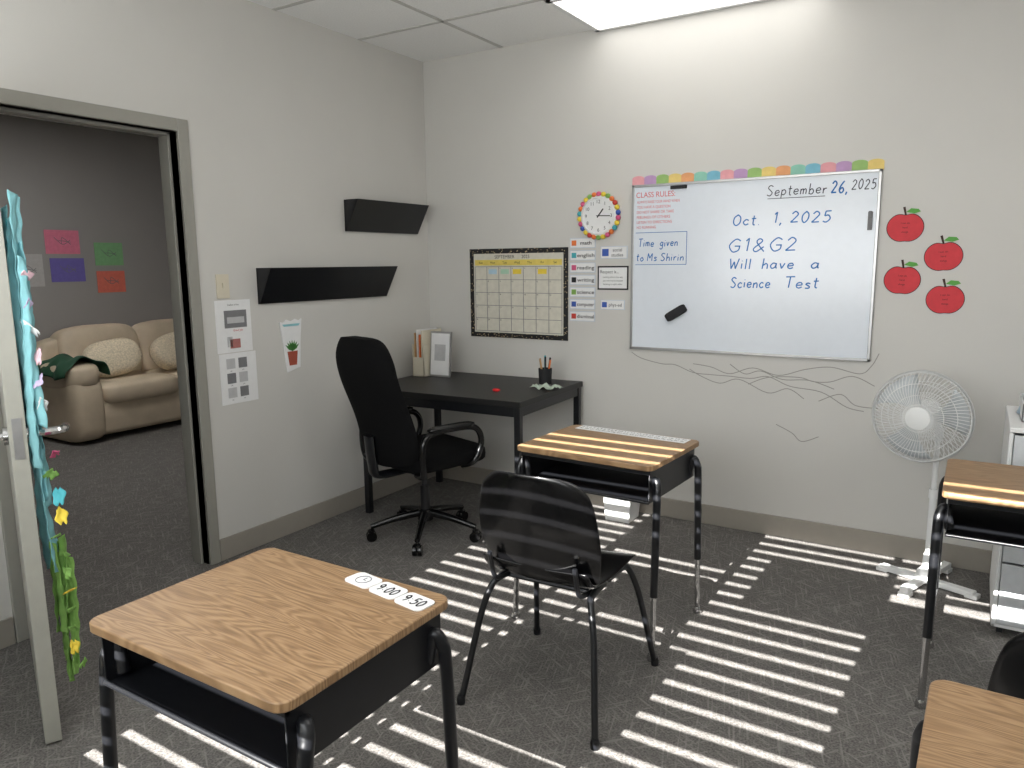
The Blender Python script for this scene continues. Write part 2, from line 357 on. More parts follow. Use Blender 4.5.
ob('sun_blocker',bb(2.24,2.76,YF-.05,YF-.045,2.05,2.40),PAPER,smooth=0,label='added sheet high in the window blocking sun from the floor',cat='blocker')  # unseen sheet, added to darken the striped floor at back right
def panel(name,x0,x1,y0,y1,st,lab,z=H):
    o=empty(name,((x0+x1)/2,(y0+y1)/2,z-.012),lab,'ceiling light',group='fluorescent ceiling lights')
    w=x1-x0;d=y1-y0
    ob('light_frame',[bb(-w/2,w/2,-d/2,-d/2+.025,-.006,.01),bb(-w/2,w/2,d/2-.025,d/2,-.006,.01),bb(-w/2,-w/2+.025,-d/2,d/2,-.006,.01),bb(w/2-.025,w/2,-d/2,d/2,-.006,.01)],WHITEP,parent=o,smooth=0)
    ob('diffuser',bb(-w/2+.02,w/2-.02,-d/2+.02,d/2-.02,-.001,.005),mat('lamp_diffuser_%g'%st,(255,253,250),.5,emit=st,var=0),parent=o,smooth=0)
panel('ceiling_light',1.21,2.41,-.58,-.01,2.6,'bright rectangular fluorescent panel beside the whiteboard wall')
panel('ceiling_light',1.21,2.41,-3.02,-2.44,5,'added out-of-view ceiling panel giving ambient light')  # unseen panel, added for ambient light
panel('ceiling_light',3.05,4.2,-2.41,-1.83,7,'added out-of-view ceiling panel giving ambient light')  # another unseen panel, added to lift wall brightness
panel('ceiling_light',-2.7,-1.5,-1.4,-.8,15,'added out-of-view ceiling panel brightening the adjoining room')  # unseen panel, added so the sofa and far wall are lit
# ---------------------------------------------------------------- lights
sun=bpy.data.lights.new('sun','SUN'); sun.energy=38; sun.angle=math.radians(.2); sun.color=(1,.98,.95)
so=bpy.data.objects.new('sun',sun); C.objects.link(so); el=math.radians(31)
so.rotation_euler=Vector((.02,math.cos(el),-math.sin(el))).to_track_quat('-Z','Y').to_euler()
ar=bpy.data.lights.new('daylight_fill','AREA'); ar.shape='RECTANGLE'; ar.size=2.6; ar.size_y=1.5; ar.energy=80; ar.color=(.94,.97,1)  # added fill lamp standing in for sky light, lifts walls and ceiling
ao=bpy.data.objects.new('daylight_fill',ar); C.objects.link(ao); ao.location=(2.0,-4.18,1.75)
ao.rotation_euler=Vector((0,1,.6)).to_track_quat('-Z','Y').to_euler()
w=bpy.data.worlds.new('world'); bpy.context.scene.world=w; w.use_nodes=True
w.node_tree.nodes['Background'].inputs[0].default_value=(.75,.87,1,1); w.node_tree.nodes['Background'].inputs[1].default_value=3
bpy.context.scene.view_settings.view_transform='Standard'
# ---------------------------------------------------------------- student desk
def student_desk(loc,rz,label):
    r=empty('student_desk',loc,label,'desk',rz,'student desks')
    W,D,Z=.585,.475,.73
    top=mv(xf(prism(rrect(W,D,.03),.02),Matrix.Rotation(-pi/2,4,'X')),0,0,Z-.02)
    ob('desktop',top,WOOD,parent=r,bevel=.003)
    bw,bd,b0,b1=.55,.43,.585,.71; t=.004
    ob('book_box',[bb(-bw/2,bw/2,bd/2-t,bd/2,b0+.02,b1),bb(-bw/2,-bw/2+t,-bd/2,bd/2,b0,b1),bb(bw/2-t,bw/2,-bd/2,bd/2,b0,b1),bb(-bw/2,bw/2,-bd/2,bd/2,b0,b0+t),
        tube([(-bw/2,-bd/2,b0+.004),(bw/2,-bd/2,b0+.004)],.006,sm=False),bb(-bw/2,bw/2,-bd/2,-bd/2+.012,b1-.02,b1)],BLACKM,parent=r,smooth=30,bevel=.002)
    for sx in(-1,1):
        for sy in(-1,1):
            y0=sy*.18
            lg=ob('leg',tube([(sx*.265,y0,.60),(sx*.28,y0,.665),(sx*.295,y0+sy*.01,.645),(sx*.298,y0+sy*.02,.58),(sx*.300,y0+sy*.035,.24)],.0145,seg=12),BLACKM,parent=r)
            ob('leg_sleeve',tube([(sx*.300,y0+sy*.035,.245),(sx*.302,y0+sy*.046,.02)],.011,seg=12,sm=False),CHROME,parent=lg,label='chrome adjustable leg extension')
            ob('foot_cap',mv(lathe([(.017,0),(.018,.012),(.012,.028)],16),sx*.302,y0+sy*.046,0),CHROME,parent=lg)
    return r
d1=student_desk((1.882,-2.965,0),0,'oak laminate student desk with black metal box holding time cards')
copy_thing(d1,(1.885,-1.285,0),math.radians(-3),'oak laminate student desk in striped sunlight behind the black chair')
copy_thing(d1,(3.335,-1.13,0),0,'oak laminate student desk with open black box beside the pedestal fan')
copy_thing(d1,(3.36,-2.80,0),math.radians(-1),'oak laminate student desk behind a black plastic chair')
# ---------------------------------------------------------------- student chair
def student_chair(loc,rz,label):
    r=empty('student_chair',loc,label,'chair',rz,'student chairs')
    def back(u,v):
        z=.455+.36*v; sh=max(0,(v-.75)/.25); w=.195+.02*math.sin(pi*min(v*1.2,1))-.035*sh**3
        zz=z-.012*u*u*(1 if v>.5 else v*2)-.025*abs(u)**6*sh
        return (u*w,-.195-.055*v-.03*math.sin(pi*v)*.5+.06*u*u-.01*v*v,zz)
    def seat(u,v):
        y=.215-.425*v; w=.2-.01*v-.02*max(0,(.12-v)/.12)**2
        z=.445-.02*math.sin(pi*min(1,v*1.05))-.03*max(0,(.2-v)/.2)**2+.06*max(0,(v-.85)/.15)**2+.012*u*u
        return (u*w,y,z)
    ob('backrest',surf(back,16,16),BLACKP,parent=r,solid=.006,sub=1)
    ob('seat',surf(seat,16,18),BLACKP,parent=r,solid=.006,sub=1)
    for sx in(-1,1):
        for sy in(-1,1):
            lg=ob('leg',tube([(sx*.16,sy*.02,.408),(sx*.165,sy*.13,.408),(sx*.18,sy*.165,.385),(sx*.205,sy*.2,.28),(sx*.24,sy*.268,.012)],.011,seg=10),BLACKM,parent=r)
            ob('foot_cap',mv(lathe([(.014,0),(.015,.02),(.011,.03)],12),sx*.241,sy*.27,0),BLACKM,parent=lg)
        ob('back_support',tube([(sx*.15,-.1,.41),(sx*.15,-.185,.43),(sx*.15,-.215,.5),(sx*.15,-.222,.53)],.008),BLACKM,parent=r)
        ob('cross_bar',tube([(-.163,sx*.1,.408),(.163,sx*.1,.408)],.009,sm=False),BLACKM,parent=r)
    return r
c1=student_chair((1.965,-1.83,0),math.radians(2),'glossy black plastic student chair pulled up to a desk')
copy_thing(c1,(3.38,-2.2,0),math.radians(-2),'black plastic student chair standing between two desks')
# ---------------------------------------------------------------- office chair
oc=empty('office_chair',(.66,-.93,0),'high-backed black fabric office chair with armrests at the black desk','chair',math.radians(-17))
def ochair():
    nu=20;nv=24
    def shell(side):
        def fn(u,v):
            z=.44+.655*v
            w=.245-.045*max(0,(v-.78)/.22)**2-.03*max(0,(.25-v)/.25)**2
            th=.05*(1-abs(u)**4)*(1-.6*abs(2*v-1)**6)+.014
            yc=-.24-.13*v**1.1+.035*u*u+.02*math.sin(v*pi*2)
            return (u*w,yc+side*th,z-.045*u**4*max(0,(v-.8)/.2)+.03*u*u*max(0,(.15-v)/.15))
        return fn
    a=surf(shell(1),nu,nv); b=surf(shell(-1),nu,nv)
    n=len(a[0])
    idx=[i for i in range(nu+1)]+[j*(nu+1)+nu for j in range(1,nv+1)]+[nv*(nu+1)+i for i in range(nu-1,-1,-1)]+[j*(nu+1) for j in range(nv-1,0,-1)]
    F=list(a[1])+[tuple(i+n for i in q) for q in b[1]]+[(idx[k],idx[(k+1)%len(idx)],idx[(k+1)%len(idx)]+n,idx[k]+n) for k in range(len(idx))]
    ob('backrest',(a[0]+b[0],F),BLACKF,parent=oc,smooth=60)
    ob('seat',cushion(.25,.25,.05,.45,.35,0,.02,.455),BLACKF,parent=oc,smooth=80)
    ob('seat_mechanism',[bb(-.09,.09,-.12,.1,.375,.412),tube([(0,-.1,.39),(0,-.28,.39),(0,-.31,.45),(0,-.325,.6)],.02,flat=2)],BLACKM,parent=oc)
    for sx in(-1,1):
        arm=ob('armrest',[tube([(sx*.2,-.18,.41),(sx*.27,-.19,.42),(sx*.285,-.2,.5),(sx*.285,-.19,.59),(sx*.28,-.12,.628),(sx*.275,.08,.628),(sx*.275,.15,.60),(sx*.275,.17,.53),(sx*.265,.13,.44),(sx*.2,.1,.41)],.016,seg=10)],BLACKP,parent=oc)
        ob('arm_pad',cushion(.032,.14,.014,.6,.6,sx*.278,-.02,.642),BLACKP,parent=arm)
    ob('gas_column',[cyl(.026,.16,0,0,.2),cyl(.016,.2,0,0,.29)],BLACKM,parent=oc)
    base=ob('base',[cyl(.04,.06,0,0,.12)],BLACKP,parent=oc)
    for k in range(5):
        a=2*pi*k/5+.5; c,s=math.cos(a),math.sin(a)
        l=ob('base_leg',tube([(c*.03,s*.03,.13),(c*.16,s*.16,.11),(c*.29,s*.29,.078)],lambda t:.022-.008*t,seg=10),BLACKP,parent=base)
        wh=rot(cyl(.027,.018),pi/2,'X')
        ob('caster',[mv(rot(wh,a,'Z'),c*.29-s*.014,s*.29+c*.014,.027),mv(rot(wh,a,'Z'),c*.29+s*.014,s*.29-c*.014,.027),cyl(.008,.05,c*.285,s*.285,.062,seg=10),
            mv(cyl(.018,.034,seg=16),c*.29,s*.29,.043)],BLACKP,parent=base)
ochair()
# ---------------------------------------------------------------- black writing desk
wd=empty('writing_desk',(.635,-.435,0),'black rectangular writing desk with square legs in the room corner','desk',math.radians(2))
ob('desktop',bb(-.53,.53,-.38,.38,.718,.75),BLACKD,parent=wd,smooth=0,bevel=.003)
for sx in(-1,1):
    for sy in(-1,1):
        ob('leg',box(.035,.035,.718,sx*.505,sy*.355,.359),BLACKM,parent=wd,smooth=0,bevel=.003)
for q in [bb(-.5,.5,-.37,-.35,.668,.718),bb(-.5,.5,.35,.37,.668,.718),bb(-.515,-.495,-.35,.35,.668,.718),bb(.495,.515,-.35,.35,.668,.718)]:
    ob('apron_rail',q,BLACKM,parent=wd,smooth=0)
fo=empty('file_organizer',(.17,-.24,.75),'white and cream magazine holder full of folders on the black desk','file holder')
ob('holder_box',[bb(-.045,.045,-.11,.11,0,.004),bb(-.045,-.041,-.11,.11,0,.2),bb(.041,.045,-.11,.11,0,.2),bb(-.045,.045,.106,.11,0,.26),bb(-.045,.045,-.11,-.106,0,.12)],BEIGE,parent=fo,smooth=0)
for i,(m,h) in enumerate([(TAN,.27),(PAPER,.29),(ORG,.26),(BEIGE,.285)]):
    ob('folder',bb(-.034+i*.018,-.029+i*.018,-.1,.1,.006,h),m,loc=(.17,-.24,.75),smooth=0,label='upright paper folder in the magazine holder',cat='folder',group='folders in the magazine holder')
ps=ob('document_frame',[rot(bb(-.075,.075,-.006,.006,0,.28),-.10,'X')],ALU,loc=(.30,-.30,.751),rz=.05,smooth=0,label='white framed document standing on the black desk',cat='picture frame')
ob('document',[rot(bb(-.066,.066,-.009,-.0062,.012,.268),-.10,'X')],PAPER,parent=ps,smooth=0)
ob('printed_image',[rot(bb(-.04,.04,-.0102,-.0092,.10,.20),-.10,'X')],LGREY,parent=ps,smooth=0)
cup=empty('pencil_cup',(1.0,-.22,.75),'dark wire pencil cup with markers on the black desk','pencil holder')
ob('cup',lathe([(.036,0),(.04,.09),(.037,.09),(.033,.004)],20),DARK,parent=cup)
for i,m in enumerate([ORG,DARK,TEAL2,DARK,TAN,DARK]):
    a=i*1.05; ob('marker',tube([(1.0+.012*math.cos(a),-.22+.012*math.sin(a),.756),(1.0+.034*math.cos(a),-.22+.034*math.sin(a),.75+.14+.01*(i%3))],.0055,sm=False),m,label='thin marker standing in the pencil cup',cat='marker',group='markers in the pencil cup')
def crump(u,v): return (u*.075,(v-.5)*.12,.75+.011+.007*math.sin(u*7+v*5)+.004*math.sin(v*19+u*11))
ob('crumpled_paper',surf(crump,14,14),mat('scrap_paper_green_white',(190,205,190),.7,var=.25,scale=14),loc=(1.085,-.36,0),solid=.001,label='crumpled white and green paper scraps on the black desk',cat='paper')
ob('red_eraser',cushion(.02,.012,.007,.4,.4,0,0,.007),col('red_rubber',(200,30,35)),loc=(.89,-.57,.75),label='small red eraser on the black desk',cat='eraser')
bn=empty('storage_bin',(1.46,-.15,0),'small white plastic bin on the carpet by the wall','bin')
ob('bin_body',[rot(lathe([(.10,0),(.118,.17),(.125,.172),(.125,.18),(.112,.18),(.095,.006)],4),pi/4,'Z')],WHITEP,parent=bn,smooth=20)
# ---------------------------------------------------------------- wall shelves
def rack(y0,y1,z0,z1,out,label):
    r=empty('wall_shelf',(0,(y0+y1)/2,z0),label,'shelf',group='black wall shelves'); L=(y1-y0)/2; h=z1-z0
    ob('back_panel',bb(.001,.01,-L,L,0,h),BLACKM,parent=r,smooth=0)
    v=[(.002,-L,0),(.014,-L,0),(out,-L,h),(out-.01,-L,h)]; v+=[(x,L,z) for x,_,z in v]
    ob('front_panel',(v,[(0,1,2,3),(4,7,6,5),(0,4,5,1),(1,5,6,2),(2,6,7,3),(3,7,4,0)]),BLACKM,parent=r,smooth=0)
    for s in(-1,1):
        v=[(.004,s*L,0),(out-.004,s*L,h),(.004,s*L,h)]; v+=[(x,y-s*.006,z) for x,y,z in v]
        ob('end_cap',(v,[(0,1,2),(3,5,4),(0,3,4,1),(1,4,5,2),(2,5,3,0)]),BLACKM,parent=r,smooth=0)
rack(-.76,-.12,1.63,1.805,.11,'short black angled wall shelf mounted near the room corner')
rack(-1.40,-.44,1.25,1.43,.11,'long black angled wall shelf mounted above the office chair')
def wallthing(name,wall,a,z,w,h,m,label,cat,t=.003,group=None,tilt=0):
    if wall=='back': loc=(a,-t/2,z); rz=0
    elif wall=='left': loc=(t/2,a,z); rz=pi/2
    else: loc=(XO+t/2,a,z); rz=pi/2
    o=ob(name,box(w,t,h),m,loc=loc,smooth=0,label=label,cat=cat,group=group); o.rotation_euler=(0,tilt,rz); return o
def rect(name,par,w,h,x,z,m,off=.0025,tilt=0):
    return ob(name,rot(box(w,.001,h,x,-off,z),tilt,'Y',(x,0,z)),m,parent=par,smooth=0)
sw=wallthing('light_switch','left',-1.605,1.345,.07,.115,BEIGE,'beige light switch plate beside the door frame','light switch',t=.006)
ob('switch_lever',box(.012,.012,.024,0,-.006,.004),BEIGE,parent=sw,smooth=0)
pa=wallthing('schedule_paper','left',-1.555,1.15,.205,.255,PAPER,'white printed sheet with a gray photo taped to the wall','paper')
rect('printed_photo',pa,.13,.085,.01,.035,GREY); rect('printed_photo',pa,.1,.03,.01,.03,LGREY,off=.0035)
text('Student of the',DARK,pa,0,.105,.008); rect('printed_photo',pa,.03,.05,-.03,-.075,LGREY)
text('Good Job',col('ink_red',(190,50,50)),pa,.02,-.02,.01)
rect('printed_photo',pa,.06,.045,.0,-.085,col('print_reddish',(170,110,105)))
pb=wallthing('schedule_paper','left',-1.545,.893,.215,.25,PAPER,'white printed sheet with small gray pictures taped to the wall','paper')
for i in range(2):
    for j in range(3):
        rect('printed_photo',pb,.05,.05,-.045+.07*i,.075-.072*j,GREY if (i+j)%2 else LGREY)
        text('abc',DARK,pb,-.045+.07*i,.04-.072*j,.006)
pc=empty('plant_craft',(.0005,-1.20,1.02),'white paper pocket craft with a drawn plant in a brown pot','paper craft'); pc.rotation_euler=(0,0,pi/2)
poly=[(-.075,.13),(-.05,.125),(-.03,.14),(.0,.128),(.03,.14),(.055,.13),(.075,.14),(.06,.02),(.05,-.12),(-.04,-.14),(-.055,0)]
ob('paper_pocket',prism(poly,.006),PAPER,parent=pc,smooth=0)
ob('drawn_pot',mv(prism([(-.035,0),(.035,0),(.025,-.075),(-.025,-.075)],.001),0,-.0065,-.03),col('terracotta_ink',(165,80,60)),parent=pc,smooth=0)
lv=[]
for k in range(7):
    a=-.9+k*.3; lv.append(rot(mv(prism([(0,0),(.008,.03),(0,.06),(-.008,.03)],.001),0,-.0065,-.03),a,'Y',(0,0,-.03)))
ob('drawn_leaves',lv,col('green_ink',(70,130,60)),parent=pc,smooth=0)
ob('colored_tip',mv(prism([(-.06,0),(.06,0),(.05,-.012),(-.05,-.012)],.001),0,-.0065,.115),TEAL,parent=pc,smooth=0)
# ---------------------------------------------------------------- calendar
cal=empty('wall_calendar',(.685,-.003,1.255),'large wall calendar with black dotted border and yellow header','calendar')
W_,H_=.70,.55
ob('calendar_sheet',box(W_-.06,.002,H_-.06,0,-.001,0),col('calendar_cream',(208,204,190)),parent=cal,smooth=0)
for s in(-1,1):
    ob('border',box(W_,.004,.03,0,-.001,s*(H_/2-.015)),DOTS,parent=cal,smooth=0); ob('border',box(.03,.004,H_-.06,s*(W_/2-.015),-.001,0),DOTS,parent=cal,smooth=0)
rect('header_strip',cal,.62,.035,0,.19,col('calendar_yellow',(222,200,100)),off=.003)
ln=[]
for i in range(8): ln.append(box(.003,.001,.40,-.31+.62*i/7,-.0028,-.035))
for j in range(6): ln.append(box(.62,.001,.003,0,-.0028,.165-.40*j/5))
ob('grid_lines',ln,GREY,parent=cal,smooth=0)
for i,dn in enumerate(['Sun','Mon','Tue','Wed','Thu','Fri','Sat']): text(dn,DARK,cal,-.266+i*.0886,.19,.014,off=.004)
text('SEPTEMBER',DARK,cal,-.09,.225,.02,off=.003); text('2025',DARK,cal,.06,.225,.02,off=.003)
k=1
for j in range(5):
    for i in range(7):
        if (j==0 and i<1) or k>30: continue
        text(str(k),DARK,cal,-.3+i*.0886,.155-.08*j,.009,off=.003,name='date_number'); k+=1
for (i,j,m) in [(2,0,col('mint_sticker',(170,205,180))),(3,0,YEL),(5,0,YEL),(1,0,col('blue_sticker',(170,200,215)))]: rect('sticker',cal,.06,.03,-.266+i*.0886,.135-.08*j,m,off=.0035)
# subject cards
CARDB=col('card_blue_gray',(195,203,214))
icons=[ORG,TEAL2,PINK,DARK,GREENP,col('icon_blue',(60,90,170)),col('icon_red',(190,60,50))]
for i,s in enumerate(['math','english','reading','writing','science','computer','dismissal']):
    c=wallthing('subject_card','back',1.128,1.552-.0705*i,.165,.058,CARDB,'small laminated schedule card reading %s'%s,'card',group='subject schedule cards')
    rect('card_face',c,.155,.05,0,0,PAPER,off=.002); rect('card_icon',c,.030,.030,-.055,0,icons[i],off=.003)
    text(s,DARK,c,.022,0,.020,width=min(.11,.018*len(s)),off=.004,thick=.0003)
c=wallthing('subject_card','back',1.325,1.495,.165,.07,CARDB,'small laminated schedule card reading social studies','card',group='subject schedule cards')
rect('card_face',c,.155,.062,0,0,PAPER,off=.002); rect('card_icon',c,.04,.04,-.052,0,icons[5],off=.003); text('social',DARK,c,.022,.014,.018,off=.004); text('studies',DARK,c,.022,-.014,.018,off=.004)
c=wallthing('subject_card','back',1.32,1.20,.15,.055,CARDB,'small laminated schedule card reading phys-ed','card',group='subject schedule cards')
rect('card_face',c,.14,.048,0,0,PAPER,off=.002); rect('card_icon',c,.03,.03,-.05,0,icons[5],off=.003); text('phys-ed',DARK,c,.018,0,.018,off=.004)
c=wallthing('notice_sign','back',1.32,1.352,.19,.135,DARK,'small white notice with a black border','sign')
rect('sign_face',c,.172,.117,0,0,PAPER,off=.002); text('Respect is...',DARK,c,-.02,.035,.017,off=.003)
for k,s in enumerate(['treating others the way','you want to be treated','listening to each other']): text(s,DARK,c,0,.005-.02*k,.009,off=.003)
# clock
ck=empty('wall_clock',(1.235,-.001,1.70),'round white wall clock ringed with colourful pompoms','clock')
ob('clock_case',[rot(lathe([(.108,0),(.112,.02),(.10,.028),(.098,.018)],40),pi/2,'X')],WHITEP,parent=ck)
ob('clock_face',[mv(rot(cyl(.1,.002,seg=40),pi/2,'X'),0,-.018,0)],PAPER,parent=ck)
for n in range(1,13):
    a=n*pi/6; text(str(n),DARK,ck,.078*math.sin(a),.078*math.cos(a),.019,off=.0198,name='clock_numeral')
def chand(L,w,a,off): return ob('clock_hand',rot(box(w,.0015,L,0,-off,L/2-.012),a,'Y'),DARK,parent=ck,smooth=0)
chand(.06,.007,math.radians(38),.021); chand(.085,.005,math.radians(92),.023)
pcs=[PINK,YEL,GREENP,ORG,icons[6],YEL,icons[5],PINK,YEL,TEAL2,ORG]
for k in range(26):
    a=2*pi*k/26; ob('pompom',cushion(.0145,.0145,.0145,1,1,.12*math.sin(a),-.016,.12*math.cos(a),nu=12,nv=8),pcs[k%11],parent=ck,smooth=180)
# ---------------------------------------------------------------- whiteboard
X0,X1,Z0,Z1=1.435,2.673,.955,1.855
wb=empty('whiteboard',((X0+X1)/2,0,(Z0+Z1)/2),'large framed whiteboard covered with handwritten marker notes','whiteboard'); ww=X1-X0; hh=Z1-Z0
ob('board_panel',box(ww-.01,.012,hh-.01,0,-.0075,0),WHITEB,parent=wb,smooth=0)
ob('board_frame',[box(ww,.018,.014,0,-.01,s*(hh/2-.007)) for s in(-1,1)]+[box(.014,.018,hh,s*(ww/2-.007),-.01,0) for s in(-1,1)],ALU,parent=wb,smooth=0,bevel=.002)
RED=col('marker_red',(210,85,88)); BLU=col('marker_blue',(35,105,175)); BLK=col('marker_black',(55,58,72)); LB=col('marker_light_blue',(50,115,185))
cx,cz=(X0+X1)/2,(Z0+Z1)/2
def wt(s,m,x0,x1,z,h): text(s,m,wb,(x0+x1)/2-cx,z-cz,h,width=x1-x0,off=.0142)
def wh_(s,m,x0,x1,z,h,r=.0031): hand(s,m,wb,x0-cx,x1-cx,z-h/2-cz,h,r=r)
wh_('September',BLK,2.155,2.435,1.785,.05,.0023); wh_('26,',BLU,2.455,2.53,1.785,.055,.0034); wh_('2025',BLK,2.545,2.65,1.79,.045,.0023)
wh_('Oct.',LB,1.99,2.13,1.645,.052); wh_('1, 2025',LB,2.19,2.46,1.65,.052)
wh_('G1&G2',LB,1.97,2.31,1.52,.064); wh_('Will',LB,1.98,2.09,1.427,.052); wh_('have',LB,2.145,2.30,1.427,.052); wh_('a',LB,2.38,2.42,1.427,.052); wh_('Science',LB,1.99,2.19,1.33,.052); wh_('Test',LB,2.26,2.42,1.33,.054)
ob('marker_line',box(.27,.001,.003,2.295-cx,-.0142,1.745-cz),BLK,parent=wb,smooth=0)
wt('CLASS RULES:',RED,1.46,1.68,1.80,.028)
for k,(s,wd_) in enumerate([('ALWAYS RAISE YOUR HAND WHEN',.24),('YOU HAVE A QUESTION',.19),('DO NOT SHARE OR TAKE',.21),('FEELINGS OF OTHERS',.19),('LISTEN TO DIRECTIONS',.2),('NO RUNNING',.11)]):
    wt(s,RED,1.465,1.465+wd_,1.762-.027*k,.014)
wh_('Time',BLU,1.475,1.565,1.545,.042,.0025); wh_('given',BLU,1.60,1.70,1.545,.042,.0025); wh_('to Ms Shirin',BLU,1.465,1.735,1.465,.04,.0025)
for q in [box(.29,.001,.003,1.605-cx,-.0142,1.598-cz),box(.29,.001,.003,1.605-cx,-.0142,1.425-cz),box(.003,.001,.173,1.75-cx,-.0142,1.512-cz)]:
    ob('marker_line',q,BLU,parent=wb,smooth=0)
# scalloped border
sb=empty('scalloped_border',((X0+X1)/2,-.001,1.853),'pastel scalloped paper border along the top of the whiteboard','decoration')
pcol=[col('sc_pink',(225,160,165)),col('sc_mint',(140,195,175)),col('sc_yellow',(226,200,120)),col('sc_lilac',(185,150,190)),col('sc_blue',(120,180,200)),col('sc_orange',(225,160,110)),col('sc_green',(150,185,110))]
ns=18; dw=(ww+.01)/ns
for k in range(ns):
    P=[(-dw/2,-.002)]+[(dw/2*math.cos(a),.036+.014*math.sin(a)) for a in [pi-pi*i/10 for i in range(11)]]+[(dw/2,-.002)]
    ob('scallop',mv(prism(P,.002),-(ww+.01)/2+dw*(k+.5),0,0),pcol[(k*3)%7],parent=sb,smooth=0)
ob('board_eraser',rot(cushion(.062,.016,.024,.35,.35,0,-.016,0),-.55,'Y'),DARK,loc=(1.705,-.0135,1.165),label='black felt eraser stuck on the whiteboard',cat='eraser')
ob('magnet_clip',[box(.02,.012,.085,0,-.006,0),box(.012,.018,.03,0,-.01,.03)],GREY,loc=(2.635,-.0137,1.62),smooth=0,bevel=.002,label='gray magnetic clip on the whiteboard edge',cat='clip')
ob('magnet_strip',[box(.09,.01,.018,0,-.005,0)],DARK,loc=(1.70,-.0137,1.83),smooth=0,bevel=.002,label='dark magnetic marker holder at the whiteboard top',cat='magnet')
# apples
APP=col('apple_red',(205,58,66)); STEM=col('stem_brown',(60,40,30)); LEAF=col('leaf_green',(90,160,70))
for (x,z,t) in [(2.782,1.585,.0),(2.945,1.452,-.05),(2.785,1.345,.05),(2.965,1.258,-.03)]:
    a=empty('paper_apple',(x,0,z),'red paper apple cutout with green leaf taped to the wall','decoration',group='paper apples on the wall'); a.rotation_euler=(0,t,0)
    P=[]
    for k in range(48):
        th=2*pi*k/48; rr=.070*(1-.16*math.exp(-((th-pi/2)/.32)**2)-.07*math.exp(-((th-3*pi/2)/.28)**2)+.04*abs(math.cos(th)))
        P.append((rr*math.cos(th)*1.03,rr*math.sin(th)*.93))
    ob('apple_cutout',prism([(q[0]*1.04,q[1]*1.05) for q in P],.001),DARK,parent=a,smooth=0)
    ob('apple_body',mv(prism(P,.001),0,-.0012,0),APP,parent=a,smooth=0)
    ob('stem',mv(prism([(-.004,.055),(-.014,.092),(-.004,.094),(.004,.055)],.001),0,-.0025,0),STEM,parent=a,smooth=0)
    ob('leaf',mv(prism([(.0,.07),(.02,.086),(.05,.082),(.06,.07),(.035,.062)],.001),0,-.0025,0),LEAF,parent=a,smooth=0)
    for k in range(3): text(['I can do','hard','things'][k],DARK,a,0,.02-.02*k,.008,off=.0028)
# scribbles on wall
for L_ in [[(1.44,.935),(1.50,.90),(1.62,.885),(1.70,.87),(1.80,.85),(1.90,.83),(2.0,.84),(2.11,.83),(2.2,.845),(2.31,.81),(2.46,.78),(2.58,.73),(2.66,.70)],
           [(1.8,.89),(1.9,.875),(2.0,.855),(2.12,.88),(2.25,.865),(2.38,.89),(2.5,.92),(2.63,.89),(2.68,.93),(2.71,1.0)],
           [(1.78,.86),(1.85,.82),(1.95,.80),(2.05,.815),(2.2,.77),(2.3,.785),(2.38,.75)],
           [(2.1,.80),(2.2,.84),(2.35,.86),(2.42,.83),(2.5,.85),(2.6,.87),(2.7,.84)],
           [(2.0,.90),(2.08,.85),(2.16,.88),(2.27,.83),(2.4,.85),(2.52,.80)],
           [(2.45,.74),(2.55,.78),(2.62,.74),(2.72,.72)],[(2.25,.60),(2.33,.56),(2.38,.53),(2.46,.55)]]:
    ob('pencil_scribble',tube([(x,-.0006,z+.008*math.sin(i*9)) for i,(x,z) in enumerate(L_)],.0022,seg=4,flat=.3),col('graphite',(148,146,141)),label='gray wavy pencil scribble on the wall under the whiteboard',cat='marking',group='pencil scribbles on the wall')
# ---------------------------------------------------------------- cards on desk 1
for k,(x,y,s) in enumerate([(1.950,-2.765,None),(2.035,-2.778,'9:00'),(2.120,-2.792,'9:50')]):
    c=ob('time_card',xf(prism(rrect(.082,.056,.014),.003),Matrix.Rotation(-pi/2,4,'X')),PAPER,loc=(x,y,.7302+.0002*k),rz=-.15,smooth=0,label='rounded laminated white card with a time on the wooden desk' if s else 'rounded laminated white card with a small clock picture',cat='card',group='time cards on the desk')
    if s: hand(s,DARK,c,-.030,.030,-.014,.028,off=.0036,r=.0021,flat=True,jit=0,slant=0)
    else:
        ring=tube([(.018*math.cos(a),.018*math.sin(a),.0035) for a in [2*pi*i/20 for i in range(20)]],.0011,seg=5,sm=False,closed=True)
        ob('printed_clock',[ring,box(.0018,.012,.0006,0,.005,.0035),box(.009,.0018,.0006,.004,0,.0035)],GREY,parent=c,smooth=0)
st=ob('number_strip',box(.5,.07,.0015,0,0,.0008),PAPER,loc=(1.90,-1.095,.7302),rz=math.radians(-4),smooth=0,label='long laminated white strip of small letters and numbers on the desk',cat='paper strip')
text('0 1 2 3 4 5 6 7 8 9 10 11 12 13 14 15 16 17 18 19 20',DARK,st,0,.014,.014,width=.48,flat=True,off=.002)
text('Aa Bb Cc Dd Ee Ff Gg Hh Ii Jj Kk Ll Mm Nn Oo Pp Qq Rr Ss',DARK,st,0,-.014,.014,width=.48,flat=True,off=.002)
